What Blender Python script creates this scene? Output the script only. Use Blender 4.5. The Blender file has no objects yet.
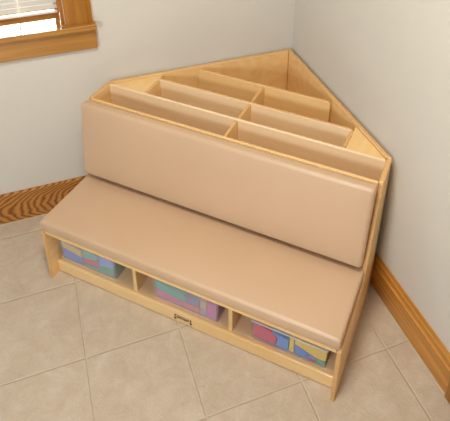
import bpy, bmesh, math, random
from mathutils import Vector, Matrix
random.seed(7)
scene = bpy.context.scene
COL = scene.collection
S = math.sqrt(.5)

# ------------------------------------------------------------------ materials
def srgb(r, g, b):
    f = lambda c: (c/255/12.92) if c/255 <= .04045 else ((c/255+.055)/1.055)**2.4
    return (f(r), f(g), f(b), 1)

def new_mat(name):
    m = bpy.data.materials.new(name); m.use_nodes = True
    nt = m.node_tree
    return m, nt, nt.nodes['Principled BSDF']

def N(nt, kind, **kw):
    n = nt.nodes.new(kind)
    for k, v in kw.items():
        if k.startswith('i_'):
            n.inputs[k[2:].replace('_', ' ')].default_value = v
        else: setattr(n, k, v)
    return n

def math_n(nt, op, a, b=None, c=None):
    n = nt.nodes.new('ShaderNodeMath'); n.operation = op
    for i, v in enumerate((a, b, c)):
        if v is None: continue
        if isinstance(v, (int, float)): n.inputs[i].default_value = v
        else: nt.links.new(v, n.inputs[i])
    return n.outputs[0]

def ramp(nt, fac, stops):
    r = nt.nodes.new('ShaderNodeValToRGB')
    cr = r.color_ramp
    while len(cr.elements) < len(stops): cr.elements.new(.5)
    for e, (p, c) in zip(cr.elements, stops): e.position = p; e.color = c
    nt.links.new(fac, r.inputs[0])
    return r.outputs[0]

def bump(nt, b, height, dist, strength=1):
    n = nt.nodes.new('ShaderNodeBump'); n.inputs['Distance'].default_value = dist
    n.inputs['Strength'].default_value = strength
    nt.links.new(height, n.inputs['Height']); nt.links.new(n.outputs[0], b.inputs['Normal'])

def wood(name, light, dark, rough, stretch, rings=4.0, fine=1.0, contrast=1.0, coat=0.0):
    """grain runs along the axis whose stretch is smallest"""
    m, nt, b = new_mat(name)
    tc = N(nt, 'ShaderNodeTexCoord')
    mp = N(nt, 'ShaderNodeMapping'); mp.inputs['Scale'].default_value = stretch
    nt.links.new(tc.outputs['Object'], mp.inputs[0])
    n1 = N(nt, 'ShaderNodeTexNoise', i_Scale=1.0, i_Detail=1.0, i_Roughness=.35)
    nt.links.new(mp.outputs[0], n1.inputs['Vector'])
    band = math_n(nt, 'SINE', math_n(nt, 'MULTIPLY', n1.outputs['Fac'], rings*6.283))
    band = math_n(nt, 'MULTIPLY_ADD', band, .5, .5)
    n2 = N(nt, 'ShaderNodeTexNoise', i_Scale=9.0, i_Detail=3.0, i_Roughness=.6)
    nt.links.new(mp.outputs[0], n2.inputs['Vector'])
    f = math_n(nt, 'ADD', math_n(nt, 'MULTIPLY', band, .6*contrast), math_n(nt, 'MULTIPLY', n2.outputs['Fac'], .6*fine))
    col = ramp(nt, f, [(.1, light), (1.0, dark)])
    nt.links.new(col, b.inputs['Base Color'])
    b.inputs['Roughness'].default_value = rough
    b.inputs['Coat Weight'].default_value = coat
    b.inputs['Coat Roughness'].default_value = .25
    bump(nt, b, n2.outputs['Fac'], .0004)
    return m

def plain(name, col, rough=.6, spec=.5):
    m, nt, b = new_mat(name)
    n = N(nt, 'ShaderNodeTexNoise', i_Scale=30.0, i_Detail=2.0)
    tc = N(nt, 'ShaderNodeTexCoord'); nt.links.new(tc.outputs['Object'], n.inputs['Vector'])
    c = ramp(nt, n.outputs['Fac'], [(.2, tuple(x*.94 for x in col[:3])+(1,)), (.8, col)])
    nt.links.new(c, b.inputs['Base Color'])
    b.inputs['Roughness'].default_value = rough
    b.inputs['Specular IOR Level'].default_value = spec
    return m

def wall_mat(name, col):
    m, nt, b = new_mat(name)
    tc = N(nt, 'ShaderNodeTexCoord')
    n = N(nt, 'ShaderNodeTexNoise', i_Scale=2.5, i_Detail=2.0)
    nt.links.new(tc.outputs['Object'], n.inputs['Vector'])
    c = ramp(nt, n.outputs['Fac'], [(.3, tuple(x*.97 for x in col[:3])+(1,)), (.7, col)])
    nt.links.new(c, b.inputs['Base Color'])
    b.inputs['Roughness'].default_value = .75
    b.inputs['Specular IOR Level'].default_value = .25
    n2 = N(nt, 'ShaderNodeTexNoise', i_Scale=220.0, i_Detail=2.0)
    nt.links.new(tc.outputs['Object'], n2.inputs['Vector'])
    bump(nt, b, n2.outputs['Fac'], .0006)
    return m

def tile_mat():
    m, nt, b = new_mat('ceramic_tile')
    tc = N(nt, 'ShaderNodeTexCoord')
    sp = N(nt, 'ShaderNodeSeparateXYZ'); nt.links.new(tc.outputs['Object'], sp.inputs[0])
    wob = N(nt, 'ShaderNodeTexNoise', i_Scale=25.0, i_Detail=2.0); nt.links.new(tc.outputs['Object'], wob.inputs['Vector'])
    w = math_n(nt, 'MULTIPLY_ADD', wob.outputs['Fac'], .003, -.0015)
    def dist(axis, off, size):
        a = math_n(nt, 'DIVIDE', math_n(nt, 'ADD', math_n(nt, 'ADD', axis, w), off), size)
        fr = math_n(nt, 'FRACT', a)
        d = math_n(nt, 'MINIMUM', fr, math_n(nt, 'SUBTRACT', 1.0, fr))
        return math_n(nt, 'MULTIPLY', d, size), math_n(nt, 'FLOOR', a)
    dx, ix = dist(sp.outputs['X'], 1.1346+.3412*30, .3412)
    dy, iy = dist(sp.outputs['Y'], .4443+.3412*30, .3412)
    d = math_n(nt, 'MINIMUM', dx, dy)
    mr = N(nt, 'ShaderNodeMapRange'); mr.inputs['From Min'].default_value = .0014; mr.inputs['From Max'].default_value = .0042
    nt.links.new(d, mr.inputs['Value'])
    mask = mr.outputs[0]                      # 0 in the grout, 1 on the tile
    cid = math_n(nt, 'ADD', math_n(nt, 'MULTIPLY', ix, 12.73), math_n(nt, 'MULTIPLY', iy, 7.31))
    cmb = N(nt, 'ShaderNodeCombineXYZ'); nt.links.new(cid, cmb.inputs[2])
    add = N(nt, 'ShaderNodeVectorMath', operation='ADD')
    nt.links.new(tc.outputs['Object'], add.inputs[0]); nt.links.new(cmb.outputs[0], add.inputs[1])
    n1 = N(nt, 'ShaderNodeTexNoise', i_Scale=14.0, i_Detail=8.0, i_Roughness=.7, i_Distortion=.5)
    nt.links.new(add.outputs[0], n1.inputs['Vector'])
    n2 = N(nt, 'ShaderNodeTexNoise', i_Scale=34.0, i_Detail=5.0, i_Roughness=.6, i_Distortion=1.5)
    nt.links.new(add.outputs[0], n2.inputs['Vector'])
    tile = ramp(nt, n1.outputs['Fac'], [(.28, srgb(191, 170, 145)), (.5, srgb(200, 182, 158)), (.72, srgb(210, 195, 173))])
    mix = N(nt, 'ShaderNodeMix', data_type='RGBA')
    nt.links.new(mask, mix.inputs['Factor'])
    mix.inputs[6].default_value = srgb(208, 192, 166)
    nt.links.new(tile, mix.inputs[7])
    nt.links.new(mix.outputs[2], b.inputs['Base Color'])
    b.inputs['Roughness'].default_value = .55
    b.inputs['Specular IOR Level'].default_value = .35
    ridge = math_n(nt, 'ABSOLUTE', math_n(nt, 'SUBTRACT', n2.outputs['Fac'], .5))
    h = math_n(nt, 'ADD', math_n(nt, 'MULTIPLY', mask, .55), math_n(nt, 'MULTIPLY', ridge, 1.0))
    h = math_n(nt, 'ADD', h, math_n(nt, 'MULTIPLY', n1.outputs['Fac'], .5))
    bump(nt, b, h, .0045)
    return m

def clear_plastic(name, tint, opacity):
    m, nt, b = new_mat(name)
    out = nt.nodes['Material Output']
    tr = N(nt, 'ShaderNodeBsdfTransparent'); tr.inputs[0].default_value = (.97, .97, .98, 1)
    mx = N(nt, 'ShaderNodeMixShader'); mx.inputs[0].default_value = opacity
    b.inputs['Base Color'].default_value = tint
    b.inputs['Roughness'].default_value = .3
    nt.links.new(tr.outputs[0], mx.inputs[1]); nt.links.new(b.outputs[0], mx.inputs[2])
    nt.links.new(mx.outputs[0], out.inputs[0])
    return m

BL, BD = srgb(246, 208, 148), srgb(230, 182, 112)
M = {}
M['birch_u'] = wood('birch_grain_lengthwise', BL, BD, .38, (1.2, 14, 14), 3, .9, .55, .25)
M['birch_v'] = wood('birch_grain_crosswise', BL, BD, .38, (14, 1.5, 14), 3, .9, .55, .25)
M['birch_z'] = wood('birch_grain_upright', BL, BD, .38, (14, 14, 1.5), 3, .9, .55, .25)
M['shelf'] = wood('shelf_laminate', srgb(250, 218, 172), srgb(238, 200, 150), .45, (12, 2, 12), 3, 1.0, .5, .15)
M['pale_birch'] = wood('pale_birch_face', srgb(250, 224, 184), srgb(240, 204, 152), .3, (1.2, 14, 14), 3, .9, .5, .4)
M['ply_edge'] = wood('birch_plywood_edge', srgb(226, 178, 114), srgb(206, 154, 90), .45, (2, 2, 60), 3, .9, .5, .1)
M['oak_y'] = wood('oak_baseboard_right', srgb(218, 154, 68), srgb(152, 94, 32), .4, (30, 1.2, 30), 3, .9, .6, .3)
M['oak_z'] = wood('oak_upright', srgb(178, 118, 30), srgb(134, 78, 14), .4, (40, 40, 2), 2.5, 1.0, .5, .3)
M['oak_h'] = wood('oak_horizontal', srgb(190, 136, 58), srgb(146, 92, 30), .3, (2, 40, 40), 2.5, 1.0, .5, .4)
M['wall'] = wall_mat('painted_wall', srgb(214, 208, 195))
M['tile'] = tile_mat()
def cathedral_oak():
    m, nt, b = new_mat('oak_cathedral_grain')
    tc = N(nt, 'ShaderNodeTexCoord'); sp = N(nt, 'ShaderNodeSeparateXYZ'); nt.links.new(tc.outputs['Object'], sp.inputs[0])
    mp = N(nt, 'ShaderNodeMapping'); mp.inputs['Scale'].default_value = (5, 5, 14); nt.links.new(tc.outputs['Object'], mp.inputs[0])
    n1 = N(nt, 'ShaderNodeTexNoise', i_Scale=1.0, i_Detail=2.0, i_Roughness=.5); nt.links.new(mp.outputs[0], n1.inputs['Vector'])
    n2 = N(nt, 'ShaderNodeTexNoise', i_Scale=8.0, i_Detail=4.0, i_Roughness=.7); nt.links.new(mp.outputs[0], n2.inputs['Vector'])
    zz = math_n(nt, 'DIVIDE', math_n(nt, 'SUBTRACT', sp.outputs['Z'], .062), .06)
    zz = math_n(nt, 'MULTIPLY', zz, zz)
    ph = math_n(nt, 'SUBTRACT', math_n(nt, 'DIVIDE', sp.outputs['X'], .034), math_n(nt, 'MULTIPLY', zz, 1.5))
    ph = math_n(nt, 'ADD', ph, math_n(nt, 'MULTIPLY', n1.outputs['Fac'], 3.0))
    band = math_n(nt, 'MULTIPLY_ADD', math_n(nt, 'SINE', math_n(nt, 'MULTIPLY', ph, 6.283)), .5, .5)
    band = math_n(nt, 'POWER', band, 1.6)
    f = math_n(nt, 'ADD', math_n(nt, 'MULTIPLY', band, .62), math_n(nt, 'MULTIPLY', n2.outputs['Fac'], .5))
    nt.links.new(ramp(nt, f, [(.12, srgb(204, 138, 62)), (.95, srgb(110, 60, 20))]), b.inputs['Base Color'])
    b.inputs['Roughness'].default_value = .45; b.inputs['Coat Weight'].default_value = .15; b.inputs['Coat Roughness'].default_value = .3
    return m
M['oak_cathedral'] = cathedral_oak()
M['caulk'] = plain('caulk', srgb(206, 190, 160), .7)
M['black'] = plain('black_print', srgb(24, 22, 20), .5)
M['white'] = plain('white_blind', srgb(236, 232, 222), .5)
def blind_mat():
    m, nt, b = new_mat('blind_slat_plastic'); out = nt.nodes['Material Output']
    b.inputs['Base Color'].default_value = srgb(212, 208, 196); b.inputs['Roughness'].default_value = .6
    tl = N(nt, 'ShaderNodeBsdfTranslucent'); tl.inputs[0].default_value = srgb(236, 232, 220)
    mx = N(nt, 'ShaderNodeMixShader'); mx.inputs[0].default_value = .03
    nt.links.new(b.outputs[0], mx.inputs[1]); nt.links.new(tl.outputs[0], mx.inputs[2]); nt.links.new(mx.outputs[0], out.inputs[0])
    return m
M['slat'] = blind_mat()
M['metal'] = plain('brushed_metal', srgb(150, 140, 120), .3)
M['metal'].node_tree.nodes['Principled BSDF'].inputs['Metallic'].default_value = 1

def vinyl_mat():
    m, nt, b = new_mat('tan_vinyl')
    tc = N(nt, 'ShaderNodeTexCoord')
    n = N(nt, 'ShaderNodeTexNoise', i_Scale=3.0, i_Detail=2.0); nt.links.new(tc.outputs['Object'], n.inputs['Vector'])
    nt.links.new(ramp(nt, n.outputs['Fac'], [(.3, srgb(203, 169, 134)), (.7, srgb(208, 174, 139))]), b.inputs['Base Color'])
    b.inputs['Roughness'].default_value = .38
    b.inputs['Specular IOR Level'].default_value = .6; b.inputs['Coat Weight'].default_value = .2; b.inputs['Coat Roughness'].default_value = .5
    v = N(nt, 'ShaderNodeTexVoronoi', i_Scale=420.0); nt.links.new(tc.outputs['Object'], v.inputs['Vector'])
    n3 = N(nt, 'ShaderNodeTexNoise', i_Scale=6.0, i_Detail=1.0); nt.links.new(tc.outputs['Object'], n3.inputs['Vector'])
    h = math_n(nt, 'ADD', math_n(nt, 'MULTIPLY', v.outputs['Distance'], .05), math_n(nt, 'MULTIPLY', n3.outputs['Fac'], .9))
    bump(nt, b, h, .004, .5)
    return m
M['vinyl'] = vinyl_mat()
M['tub'] = clear_plastic('frosted_clear_plastic', srgb(238, 234, 244), .19)
M['case'] = clear_plastic('clear_plastic', srgb(222, 220, 228), .10)
M['glass'] = clear_plastic('window_glass', srgb(235, 240, 240), .08)

# ------------------------------------------------------------------ mesh helpers
def link(name, bm, mat, parent=None, smooth=False):
    bmesh.ops.recalc_face_normals(bm, faces=bm.faces)
    me = bpy.data.meshes.new(name); bm.to_mesh(me); bm.free()
    if mat: me.materials.append(mat)
    if smooth:
        for p in me.polygons: p.use_smooth = True
    o = bpy.data.objects.new(name, me); COL.objects.link(o)
    if parent: o.parent = parent
    return o

def add_box(bm, a, b, bev=0.0, seg=2):
    x0, y0, z0 = a; x1, y1, z1 = b
    t = bmesh.new()
    bmesh.ops.create_cube(t, size=1)
    for v in t.verts:
        v.co = Vector(((x0+x1)/2+v.co.x*(x1-x0), (y0+y1)/2+v.co.y*(y1-y0), (z0+z1)/2+v.co.z*(z1-z0)))
    if bev: bmesh.ops.bevel(t, geom=t.edges[:], offset=bev, segments=seg, affect='EDGES', profile=.5)
    merge(bm, t)

def merge(bm, t, mat=None):
    me = bpy.data.meshes.new('tmp'); t.to_mesh(me); t.free()
    if mat: me.transform(mat)
    bm.from_mesh(me); bpy.data.meshes.remove(me)

def add_prism(bm, poly, axis, lo, hi, bev=0.0, seg=2, only=None):
    """extrude a 2-D polygon along an axis; axis 'u': poly is (v,z); 'v': (u,z); 'z': (u,v)"""
    f = {'u': lambda p, t: (t, p[0], p[1]), 'v': lambda p, t: (p[0], t, p[1]), 'z': lambda p, t: (p[0], p[1], t)}[axis]
    t = bmesh.new()
    a = [t.verts.new(f(p, lo)) for p in poly]; b = [t.verts.new(f(p, hi)) for p in poly]
    n = len(poly)
    t.faces.new(a); t.faces.new(b[::-1])
    for i in range(n): t.faces.new((a[i], b[i], b[(i+1) % n], a[(i+1) % n]))
    bmesh.ops.recalc_face_normals(t, faces=t.faces)
    if bev:
        e = [e for e in t.edges if e.is_manifold and e.calc_face_angle(0) > .3]
        bmesh.ops.bevel(t, geom=e, offset=bev, segments=seg, affect='EDGES', profile=.5)
    merge(bm, t)

def box_obj(name, a, b, mat, parent=None, bev=0.0, seg=2):
    bm = bmesh.new(); add_box(bm, a, b, bev, seg); return link(name, bm, mat, parent)

def rounded_corners(w0, w1, z0, z1, r, n=5):
    """panel outline in (u,z) with the two upper corners rounded"""
    p = [(w0, z0), (w1, z0)]
    for i in range(n+1):
        a = math.pi/2*i/n; p.append((w1-r+r*math.cos(a), z1-r+r*math.sin(a)))
    for i in range(n+1):
        a = math.pi/2+math.pi/2*i/n; p.append((w0+r+r*math.cos(a), z1-r+r*math.sin(a)))
    return p

def cushion_bm(L, D, T, r, puff, rc=None):
    """upholstered cushion: rounded slab L x D x T centred on x,y with its underside at z=0"""
    bm = bmesh.new()
    def coords(h, n):
        c = [-h+r*t for t in (0, .12, .3, .55, .8, 1.0)]
        m = [(-h+r)+(2*(h-r))*i/n for i in range(1, n)]
        return c+m+[-x for x in c[::-1]]
    X, Y, Z = coords(L/2, 28), coords(D/2, 12), coords(T/2, 3)
    cache = {}
    def V(p):
        k = tuple(round(c, 6) for c in p)
        if k not in cache: cache[k] = bm.verts.new(p)
        return cache[k]
    def sheet(A, B, f):
        for i in range(len(A)-1):
            for j in range(len(B)-1):
                q = [f(A[i], B[j]), f(A[i+1], B[j]), f(A[i+1], B[j+1]), f(A[i], B[j+1])]
                bm.faces.new([V(p) for p in q])
    for s in (-1, 1):
        sheet(X, Y, lambda a, b: (a, b, s*T/2))
        sheet(X, Z, lambda a, b: (a, s*D/2, b))
        sheet(Y, Z, lambda a, b: (s*L/2, a, b))
    for v in bm.verts:
        p = v.co.copy()
        inner = Vector((max(-L/2+r, min(L/2-r, p.x)), max(-D/2+r, min(D/2-r, p.y)), max(-T/2+r, min(T/2-r, p.z))))
        d = p-inner
        if d.length > 1e-9: p = inner+d.normalized()*r*1.0
        ex, ey = abs(p.x)/(L/2), abs(p.y)/(D/2)
        if p.z > 0: p.z += puff*(1-min(1, ex)**6)*(1-min(1, ey)**4)*(p.z/(T/2))
        bul = puff*.35*(1-(p.z/(T/2))**2) if abs(p.z) <= T/2 else 0
        if ex > .97: p.x += math.copysign(bul, p.x)
        if ey > .9: p.y += math.copysign(bul, p.y)
        p.z += T/2
        v.co = p
    return bm

def setp(o, label=None, cat=None, group=None, kind=None):
    for k, v in (('label', label), ('category', cat), ('group', group), ('kind', kind)):
        if v: o[k] = v
    return o

# ------------------------------------------------------------------ room
# room corner = origin; left wall is y=0 (x<0), right wall is x=0 (y<0)
RX, RY, HZ = -3.4, -3.4, 2.6
WX0, WX1, WZ0, WZ1 = -2.1, -1.005, .911, 2.10
WUP = .0005     # the whole window sits this much higher
o = box_obj('floor', (RX, RY, -.05), (.14, .14, 0), M['tile']); setp(o, kind='structure')
bm = bmesh.new()
add_box(bm, (RX, 0, 0), (WX0, .14, HZ)); add_box(bm, (WX1, 0, 0), (.14, .14, HZ))
add_box(bm, (WX0, 0, 0), (WX1, .14, WZ0+WUP)); add_box(bm, (WX0, 0, WZ1), (WX1, .14, HZ))
setp(link('wall_left', bm, M['wall']), kind='structure')
DY0, DY1, DZ = -1.44, -2.32, 2.05
bm = bmesh.new()
add_box(bm, (0, DY0, 0), (.14, 0, HZ)); add_box(bm, (0, RY, 0), (.14, DY1, HZ)); add_box(bm, (0, DY1, DZ), (.14, DY0, HZ))
setp(link('wall_right', bm, M['wall']), kind='structure')

# moulded baseboards
def base_profile():   # (depth from the wall, height)
    return [(0, 0), (.0155, 0), (.0155, .110), (.0145, .113), (.0095, .115), (.0085, .120), (.0090, .134), (.0120, .137),
            (.0120, .145), (.0080, .149), (.0060, .157), (.0035, .161), (0, .1615)]
bm = bmesh.new()
add_prism(bm, [(0, 0), (-.0155, 0), (-.0150, .154), (-.0135, .158), (0, .160)], 'u', RX, 0)
setp(link('baseboard_left', bm, M['oak_cathedral']), kind='structure')
bm = bmesh.new()
add_prism(bm, [(-d, z) for d, z in base_profile()], 'v', -1.341, -.0156)
setp(link('baseboard_right', bm, M['oak_y']), kind='structure')
# thin caulk bead where floor meets baseboard
bm = bmesh.new()
add_box(bm, (RX, -.0205, 0), (-.021, -.0155, .0035), .001)
add_box(bm, (-.0205, -1.340, 0), (-.0155, -.0185, .0035), .001)
setp(link('trim_1', bm, M['caulk']), kind='structure')

# door beside the right baseboard (only the foot of its casing is in view)
door = bpy.data.objects.new('door_1', None); COL.objects.link(door); door.location = (0, (DY0+DY1)/2, 0); setp(door, kind='structure')
def dparent(ob): ob.parent = door; ob.matrix_parent_inverse = Matrix.Translation(door.location).inverted(); return ob
bm = bmesh.new()
add_box(bm, (-.024, -1.442, 0), (0, -1.342, DZ), .004); add_box(bm, (-.024, DY1-.082, 0), (0, DY1+.002, DZ), .004)
add_box(bm, (-.024, DY1-.082, DZ), (0, -1.342, DZ+.085), .004)
dparent(link('door_casing', bm, M['oak_z']))
dparent(box_obj('door_panel', (.02, DY1+.003, .008), (.06, DY0-.003, DZ-.003), M['oak_z'], None, .002))
bm = bmesh.new(); add_box(bm, (-.03, DY1+.06, .98), (.02, DY1+.11, 1.03), .012, 3)
dparent(link('door_handle', bm, M['metal'], None, True))

# window with oak casing, stool and apron
win = bpy.data.objects.new('window_1', None); COL.objects.link(win); win.location = ((WX0+WX1)/2, 0, WZ0); setp(win, kind='structure')
def wparent(ob): ob.parent = win; ob.matrix_parent_inverse = Matrix.Translation(win.location).inverted() @ Matrix.Translation((0, 0, WUP)); return ob
bm = bmesh.new()
def casing_v(x0, x1, flip):
    pr = [(0, 0), (0, -.017), (.012, -.021), (.085, -.021), (.100, -.015), (.106, -.011), (.106, 0)]
    w = abs(x1-x0)
    pts = [((x0+p/.106*w) if not flip else (x1-p/.106*w), y) for p, y in pr]
    add_prism(bm, pts, 'z', .9355, WZ1+.02)
casing_v(-1.003, -.899, False); casing_v(WX0-.104, WX0-.002, True)
add_box(bm, (WX0-.104, -.021, WZ1+.02), (-.899, 0, WZ1+.12), .003)
wparent(link('window_casing', bm, M['oak_z']))
bm = bmesh.new()
add_box(bm, (WX0-.112, -.045, .911), (-.889, 0, .935), .004, 3); add_box(bm, (WX0+.001, -.004, .9115), (WX1-.001, .118, .935), .0)
wparent(link('window_stool', bm, M['oak_h']))
wparent(box_obj('window_apron', (WX0-.10, -.019, .817), (-.893, 0, .911), M['oak_h'], None, .003))
bm = bmesh.new()
add_box(bm, (WX0, .001, .935), (WX0+.012, .11, WZ1)); add_box(bm, (WX1-.012, .001, .935), (WX1, .11, WZ1)); add_box(bm, (WX0+.012, .001, WZ1-.012), (WX1-.012, .11, WZ1))
wparent(link('window_jamb', bm, M['oak_z']))
bm = bmesh.new()
for a, b in (((WX0+.012, .120, .935), (WX1-.012, .138, .962)), ((WX0+.012, .120, WZ1-.06), (WX1-.012, .138, WZ1-.012)),
             ((WX0+.012, .120, .962), (WX0+.03, .138, WZ1-.06)), ((WX1-.03, .120, .962), (WX1-.012, .138, WZ1-.06))):
    add_box(bm, a, b, .002)
wparent(link('window_sash', bm, M['oak_h']))
wparent(box_obj('window_pane', (WX0+.03, .126, .962), (WX1-.03, .130, WZ1-.06), M['glass']))

# blind hanging in the window
blind = bpy.data.objects.new('venetian_blind', None); COL.objects.link(blind); blind.location = (-1.55, .07, .963)
setp(blind, 'white horizontal-slat venetian blind hanging in the oak-trimmed window', 'window blind')
def bparent(ob): ob.parent = blind; ob.matrix_parent_inverse = Matrix.Translation(blind.location).inverted() @ Matrix.Translation((0, 0, WUP)); return ob
bx0, bx1 = WX0+.016, -1.0235
bparent(box_obj('bottom_rail', (bx0, .091, .948), (bx1, .108, .959), M['white'], None, .003, 2))
bparent(box_obj('head_rail', (bx0, .085, WZ1-.05), (bx1, .115, WZ1-.013), M['white'], None, .003))
bm = bmesh.new()
z = .976
while z < WZ1-.055:
    add_prism(bm, [(.086, z-.004), (.087, z-.005), (.100, z+.006), (.113, z+.0145), (.112, z+.0158), (.099, z+.0077)], 'u', bx0, bx1)
    z += .0235
bparent(link('slats', bm, M['slat']))
for x in (-1.168, -1.55, bx0+.14):
    bm = bmesh.new(); add_box(bm, (x-.002, .084, .952), (x+.002, .0854, WZ1-.04)); bparent(link('ladder_cord', bm, M['white']))

# ------------------------------------------------------------------ corner bench with book slots
OV = -.60        # the empty stands under the middle of the unit, this far out from the room corner
unit = bpy.data.objects.new('corner_book_bench', None); COL.objects.link(unit)
unit.location = (OV*S, OV*S, 0); unit.rotation_euler = (0, 0, -math.pi/4)
setp(unit, 'maple wood corner bench with tan vinyl seat and back cushions and tiered book slots behind', 'bench')
def q(v): return v-OV                       # depth from the room corner -> the unit's own y
H, W2, T = .652, .60, .016
A0 = .024
Vb = -(A0+W2)                               # back end of the side panels
def side_panel(u0, u1):
    bm = bmesh.new()
    prof = [(q(-1.139), 0), (q(-1.133), .252), (q(-1.123), .2615), (q(-.868), .2615), (q(-.842), .285), (q(-.764), H-.008), (q(-.757), H), (q(Vb), H), (q(Vb), 0)]
    add_prism(bm, prof, 'u', u0, u1, .003)
    return link('side_panel', bm, M['birch_v'], unit)
side_panel(-W2, -W2+T); side_panel(W2-T, W2)
# two back panels meeting in the corner
for sgn in (-1, 1):
    bm = bmesh.new()
    t = T*math.sqrt(2)
    a = .0008 if sgn > 0 else 0
    e = .0008
    poly = [(sgn*e, q(-A0)), (sgn*(W2-e), q(Vb)+e*0), (sgn*(W2-e), q(Vb)-.0), (sgn*(W2-t+.004), q(Vb)-.0005), (sgn*e, q(-A0)-t)]
    poly = [(sgn*e, q(-A0)-.001), (sgn*(W2-.001), q(Vb)+.0005), (sgn*(W2-t), q(Vb)+.0005), (sgn*e, q(-A0)-t)]
    if sgn < 0: poly = poly[::-1]
    add_prism(bm, poly, 'z', .30, H, .002)
    link('back_panel', bm, M['birch_u'], unit)
# tray under the slots
bm = bmesh.new()
k = A0+T*math.sqrt(2)+.003
tri = [(0, q(-k-.001)), (-(W2-T-.006), q(-(k+W2-T-.006))), (-(W2-T-.001), q(-.815)), (W2-T-.001, q(-.815)), (W2-T-.006, q(-(k+W2-T-.006)))]
add_prism(bm, tri, 'z', .315, .330)
link('slot_floor', bm, M['birch_u'], unit)
IN = W2-T-.0008
# the front panel leans with the backrest
bm = bmesh.new()
add_prism(bm, [(q(-.8225), .332), (q(-.8085), .332), (q(-.7575), H-.001), (q(-.7725), H-.001)], 'u', -IN, IN, .002)
link('front_panel', bm, M['birch_u'], unit)
def divider(v, half, name='book_divider', r=.018, mat=None):
    bm = bmesh.new()
    add_prism(bm, rounded_corners(-half, half, .332, H, r), 'v', q(v)-.006, q(v)+.006, .0025)
    return link(name, bm, mat or M['birch_u'], unit)
divider(-.642, IN, r=.003, mat=M['pale_birch'])
divider(-.517, .437, mat=M['pale_birch'])
divider(-.375, .302)
def separator(u, va, vb, z1=H-.001, h=.0055):
    bm = bmesh.new()
    y0, y1 = q(va), q(vb)            # front, back
    r = .012
    prof = [(y0, .332), (y1, .332), (y1, z1-r)]+[(y1-r+r*math.cos(a), z1-r+r*math.sin(a)) for a in (math.pi/8, math.pi/4, 3*math.pi/8, math.pi/2)]+[(y0+.012 if va < -.7 else y0, z1-.004)]
    if va < -.7: prof = [(y0, .332), (y1, .332), (y1, z1-r)]+[(y1-r+r*math.cos(a), z1-r+r*math.sin(a)) for a in (math.pi/8, math.pi/4, 3*math.pi/8, math.pi/2)]+[(q(-.757), z1-.006), (q(-.757), z1-.02)]
    add_prism(bm, prof, 'u', u-h, u+h, .002)
    return link('slot_separator', bm, M['birch_z'], unit)
separator(.010, -.806, -.6485)
separator(.010, -.6355, -.5235)
separator(.010, -.5105, -.3815)
separator(-.415, -.6355, -.5235)
separator(.429, -.6355, -.5235)

for sgn in (-1, 1):
    bm = bmesh.new()
    ub = .4215 if sgn < 0 else .4355
    poly = [(sgn*ub, q(-.6350)), (sgn*(.635-k-.0015), q(-.6350)), (sgn*ub, q(-(k+ub+.0015)))]
    add_prism(bm, poly, 'z', .630, .6455)
    link('corner_filler', bm, M['birch_v'], unit)
# bench box under the seat
link_ = None
bm = bmesh.new(); add_box(bm, (-IN, q(-1.131), .242), (IN, q(-.70), .2605), .003); link('seat_board', bm, M['birch_u'], unit)
bm = bmesh.new(); add_box(bm, (-IN, q(-1.0845), .0475), (IN, q(-.70), .062), .001); link('bottom_shelf', bm, M['shelf'], unit)
bm = bmesh.new(); add_box(bm, (-IN, q(-1.100), .003), (IN, q(-1.085), .0635), .003); rail = link('front_rail', bm, M['birch_u'], unit)
bm = bmesh.new(); add_box(bm, (-IN, q(-.699), .02), (IN, q(-.685), .30), .001); link('bench_back', bm, M['birch_u'], unit)
for u in (-.2105, .193):
    bm = bmesh.new(); add_box(bm, (u-.008, q(-1.089), .0625), (u+.008, q(-.70), .2405), .002); link('shelf_partition', bm, M['birch_v'], unit)

def edge_material(o):
    o.data.materials.append(M['ply_edge'])
    for p in o.data.polygons:
        n = p.normal
        if n.z > .6 or (o.name.startswith('side_panel') and n.y < -.25): p.material_index = 1
for o in list(unit.children):
    if o.name.split('.')[0] in ('book_divider', 'side_panel', 'back_panel', 'slot_separator'): edge_material(o)

# maker's mark on the rail (bracket ends with lettering between them)
fc = bpy.data.curves.new('maker_lettering', 'FONT'); fc.body = 'JONTI-CRAFT'; fc.size = .0135; fc.extrude = .0002; fc.offset = .0009
fc.align_x = 'CENTER'; fc.align_y = 'CENTER'
tmp = bpy.data.objects.new('tmp_text', fc); COL.objects.link(tmp)
bpy.context.view_layer.update()
me = bpy.data.meshes.new_from_object(tmp.evaluated_get(bpy.context.evaluated_depsgraph_get()))
bpy.data.objects.remove(tmp); bpy.data.curves.remove(fc)
xs = [v.co.x for v in me.vertices]; ys = [v.co.y for v in me.vertices]
me.transform(Matrix.Translation((.002, q(-1.1004), .0315)) @ Matrix.Rotation(math.pi/2, 4, 'X') @ Matrix.Diagonal((.054/(max(xs)-min(xs)), .013/(max(ys)-min(ys)), 1, 1)))
bm = bmesh.new(); bm.from_mesh(me); bpy.data.meshes.remove(me)
yf = q(-1.1002)
for sgn in (-1, 1):
    cx = .002+sgn*.0335
    add_box(bm, (cx-.0022, yf-.0005, .017), (cx+.0022, yf+.0003, .044))
    add_box(bm, (cx-.0045, yf-.0005, .017), (cx+.0045, yf+.0003, .0235))
add_box(bm, (-.030, yf-.0005, .0415), (.034, yf+.0003, .043))
link('maker_mark', bm, M['black'], rail)

# cushions
bm = cushion_bm(1.186, .324, .049, .009, .007)
sc_ = link('seat_cushion', bm, M['vinyl'], unit, True)
sc_.location = (-.001, q(-1.134)+.162, .2625)
# lower seam of the seat cushion
L = .322
bm = cushion_bm(1.174, L, .047, .012, .006)
bc = link('backrest_cushion', bm, M['vinyl'], unit, True)
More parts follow.
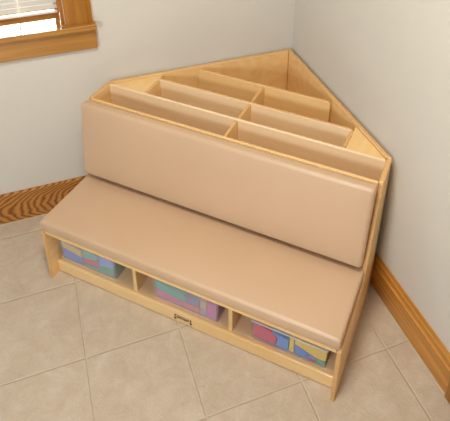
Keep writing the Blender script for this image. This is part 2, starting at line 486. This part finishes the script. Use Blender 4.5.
# local y -> up along the slope, local z -> outwards (towards -v)
up = Vector((0, .048, .335)).normalized(); xx = Vector((1, 0, 0)); out = xx.cross(up)   # out = (0,-z,y)
Rm = Matrix((xx, up, out)).transposed().to_4x4()
bot = Vector((-.004, q(-.8225)+.0028, .336)) + out*.0035
bc.matrix_local = Matrix.Translation(bot + up*(L/2)) @ Rm

# ------------------------------------------------------------------ tubs and toys on the shelf
def place(o):
    o.location = unit.location; o.rotation_euler = unit.rotation_euler; return o
def at_unit(name, u, v, z):
    e = bpy.data.objects.new(name, None); COL.objects.link(e)
    p = Vector(((u+v)*S, (v-u)*S, z)); e.location = p; e.rotation_euler = (0, 0, -math.pi/4)
    return e
def tub(u0, u1, z0, z1, depth, mat, name, label, taper=.006):
    uc, vc = (u0+u1)/2, -1.084+depth/2
    e = at_unit(name, uc, vc, z0); setp(e, label, 'storage bin')
    w, d, h, t = (u1-u0)/2, depth/2, z1-z0, .0018
    bm = bmesh.new()
    def ring(x, y, z, r=.008, n=3):
        pts = []
        for sx, sy, a0 in ((1, 1, 0), (-1, 1, 90), (-1, -1, 180), (1, -1, 270)):
            for i in range(n+1):
                a = math.radians(a0+90*i/n); pts.append(bm.verts.new((sx*(x-r)+r*math.cos(a), sy*(y-r)+r*math.sin(a), z)))
        return pts
    def wall(a, b):
        n = len(a)
        for i in range(n): bm.faces.new((a[i], a[(i+1) % n], b[(i+1) % n], b[i]))
    o0 = ring(w-taper, d-taper, 0); o1 = ring(w, d, h); i1 = ring(w-t, d-t, h); i0 = ring(w-taper-t, d-taper-t, .001)
    bm.faces.new(o0[::-1]); wall(o0, o1); wall(o1, i1); wall(i1, i0); bm.faces.new(i0)
    link('tub_body', bm, mat, e)
    bm = bmesh.new()
    a = ring(w+.0005, d+.0005, h-.004); b = ring(w+.003, d+.003, h-.004); c = ring(w+.003, d+.003, h+.001); dd = ring(w-t, d-t, h+.001); e2 = ring(w-t, d-t, h+.0002); f = ring(w+.0005, d+.0005, h+.0002)
    wall(a, b); wall(b, c); wall(c, dd); wall(dd, e2); wall(e2, f); wall(f, a)
    link('rim', bm, M['rim'], e)
    return e
M['rim'] = clear_plastic('plastic_rim', srgb(240, 238, 240), .7)
ZB = .0625
tub(-.5795, -.303, ZB, .185, .30, M['tub'], 'storage_tub', 'frosted plastic tub with green and blue blocks in left bay under seat')
tub(-.1375, .142, ZB, .185, .30, M['tub'], 'storage_tub', 'frosted plastic tub with pink and teal blocks in middle bay under seat')
tub(.271, .549, ZB, .166, .22, M['case'], 'storage_tub', 'clear plastic tub with red, blue and yellow blocks in right bay under seat', .002)

toy = {}
def tm(rgb):
    if rgb not in toy: toy[rgb] = plain('toy_plastic_%d_%d_%d' % rgb, srgb(*rgb), .5)
    return toy[rgb]
def block(poly, rgb, depth, label, vfront=-1.073, group=None, cat='toy block', hole=False):
    """a solid toy block with outline poly in (u,z)"""
    poly = [(p[0]*1.022-.0165, p[1]-.0325) for p in poly]
    uc = sum(p[0] for p in poly)/len(poly); z0 = min(p[1] for p in poly)
    bm = bmesh.new()
    add_prism(bm, [(p[0]-uc, p[1]-z0) for p in poly], 'v', -depth/2, depth/2, .0015)
    o = link('toy_block', bm, tm(rgb))
    v = vfront+depth/2
    o.location = ((uc+v)*S, (v-uc)*S, z0); o.rotation_euler = (0, 0, -math.pi/4)
    setp(o, label, cat, group)
    return o
YEL, BLU, GRN, RED, LBL, PNK, TEA, SAL, MAG = (250, 212, 96), (104, 156, 226), (104, 196, 148), (228, 86, 108), (140, 180, 240), (238, 116, 158), (72, 196, 160), (255, 132, 112), (228, 100, 166)
B = .0975
# left tub
block([(-.541, B), (-.449, B), (-.449, .134), (-.541, .149)], BLU, .07, 'blue block low at the left end of the left tub')
block([(-.5415, .1505), (-.449, .1355), (-.449, .172), (-.5415, .186)], YEL, .07, 'yellow block above the blue one in the left tub')
block([(-.447, B), (-.367, B), (-.367, .118), (-.447, .101)], GRN, .07, 'green wedge under the red block in the left tub')
block([(-.447, .103), (-.367, .120), (-.367, .150), (-.447, .134)], RED, .07, 'rose red block in the middle of the left tub')
block([(-.441, .137), (-.372, .152), (-.372, .180), (-.441, .186)], (124, 204, 172), .07, 'pale green block above the red one in the left tub')
block([(-.3655, B), (-.300, B), (-.300, .146), (-.3655, .130)], GRN, .085, 'green block low at the right end of the left tub')
block([(-.3655, .132), (-.299, .148), (-.299, .184), (-.3655, .184)], LBL, .085, 'light blue block above the green one in the left tub')
block([(-.41, B), (-.300, B), (-.300, .170), (-.41, .170)], (70, 150, 112), .10, 'dark green block behind the front blocks in the left tub', -.982)
# middle tub
block([(-.1075, B), (.003, B), (.003, .121), (-.1075, .136)], PNK, .07, 'wide pink block low in the middle tub')
block([(-.1085, .138), (.014, .1225), (.014, .158), (-.1085, .180)], TEA, .07, 'teal block above the wide pink one in the middle tub')
block([(.005, B), (.072, B), (.072, .126), (.005, .120)], SAL, .07, 'salmon block low in the middle tub')
block([(.016, .123), (.074, .1285), (.074, .164), (.016, .158)], (140, 146, 178), .07, 'grey-blue block above the salmon one in the middle tub')
block([(.076, B), (.102, B), (.102, .128), (.076, .126)], (196, 172, 180), .07, 'greyish pink block under the yellow one in the middle tub')
block([(.078, .130), (.102, .130), (.102, .170), (.078, .170)], (226, 190, 130), .07, 'small yellow block beside the magenta one in the middle tub')
block([(.104, B), (.140, B), (.140, .172), (.104, .172)], MAG, .10, 'tall magenta block at the right end of the middle tub')
# right tub
block([(.2875, B), (.368, B), (.374, .140), (.350, .160), (.2875, .170)], (232, 86, 112), .07, 'rose red block at the left end of the right tub')
block([(.3705, B), (.416, B), (.416, .154), (.352, .164), (.376, .1405)], (100, 164, 232), .07, 'blue block between red and yellow in the right tub')
block([(.4185, B), (.436, B), (.436, .172), (.4185, .172)], YEL, .07, 'narrow upright yellow block in the right tub')
block([(.438, B), (.484, B), (.484, .128), (.438, .146)], (92, 150, 226), .07, 'blue block right of the yellow strip in the right tub')
block([(.486, B), (.515, B), (.515, .106), (.486, .106)], (232, 80, 108), .07, 'small red block at the bottom of the right tub')
block([(.486, .1075), (.515, .1075), (.515, .117), (.486, .1265)], (92, 160, 220), .07, 'thin blue block on the small red one in the right tub')
block([(.517, B), (.547, B), (.547, .118), (.517, .116)], (74, 186, 136), .07, 'green block in the right corner of the right tub')
block([(.438, .1480), (.485, .1298), (.516, .1190), (.548, .1200), (.548, .176), (.438, .176)], (255, 220, 90), .07, 'yellow wedge block on top in the right tub')

# ------------------------------------------------------------------ light
w = bpy.data.worlds.new('room_light'); scene.world = w; w.use_nodes = True
bg = w.node_tree.nodes['Background']; bg.inputs[0].default_value = (1, .97, .94, 1); bg.inputs[1].default_value = .25
def area(name, loc, target, size, power, col, size_y=None):
    l = bpy.data.lights.new(name, 'AREA'); l.energy = power; l.color = col; l.size = size
    if size_y: l.shape = 'RECTANGLE'; l.size_y = size_y
    o = bpy.data.objects.new(name, l); COL.objects.link(o); o.location = loc
    o.rotation_euler = (Vector(target)-Vector(loc)).to_track_quat('-Z', 'Y').to_euler()
    return o
area('ceiling_lamp', (-.95, -1.4, 2.55), (-.8, -1.2, .2), .5, 33, (1, .94, .84))
area('added_front_left_light', (-2.7, -2.75, 1.65), (-.6, -.75, .3), .6, 37, (.86, .98, 1.12))  # soft light added low at the front left, out of view; no window there
sl = bpy.data.lights.new('low_sun', 'SUN'); sl.energy = 24; sl.angle = .03; sl.color = (1, .97, .9)
so = bpy.data.objects.new('low_sun', sl); COL.objects.link(so); so.location = (-1.2, 3, 3)
so.rotation_euler = Vector((-.03, -.80, -.66)).to_track_quat('-Z', 'Y').to_euler()

# ------------------------------------------------------------------ camera (a crop of a larger frame, so the lens is shifted)
cam = bpy.data.cameras.new('camera'); co = bpy.data.objects.new('camera', cam); COL.objects.link(co)
R = Matrix(((0.93532162, 0.16348567, -0.31376090), (-0.35363115, 0.45927828, -0.81486715), (0.01088447, 0.87311849, 0.48738653)))
m = R.to_4x4(); m.translation = (-1.06227269, -2.12678065, 1.93633176)
co.matrix_world = m
cam.sensor_fit = 'HORIZONTAL'; cam.sensor_width = 36; cam.lens = 565.7701/450*36
cam.shift_x = (225-244.3826)/450; cam.shift_y = -(210.5-52.4727)/450
cam.clip_start = .01
scene.camera = co
vs = scene.view_settings
vs.view_transform = 'Standard'; vs.look = 'None'; vs.gamma = 1; vs.use_curve_mapping = False; vs.exposure = -0.07
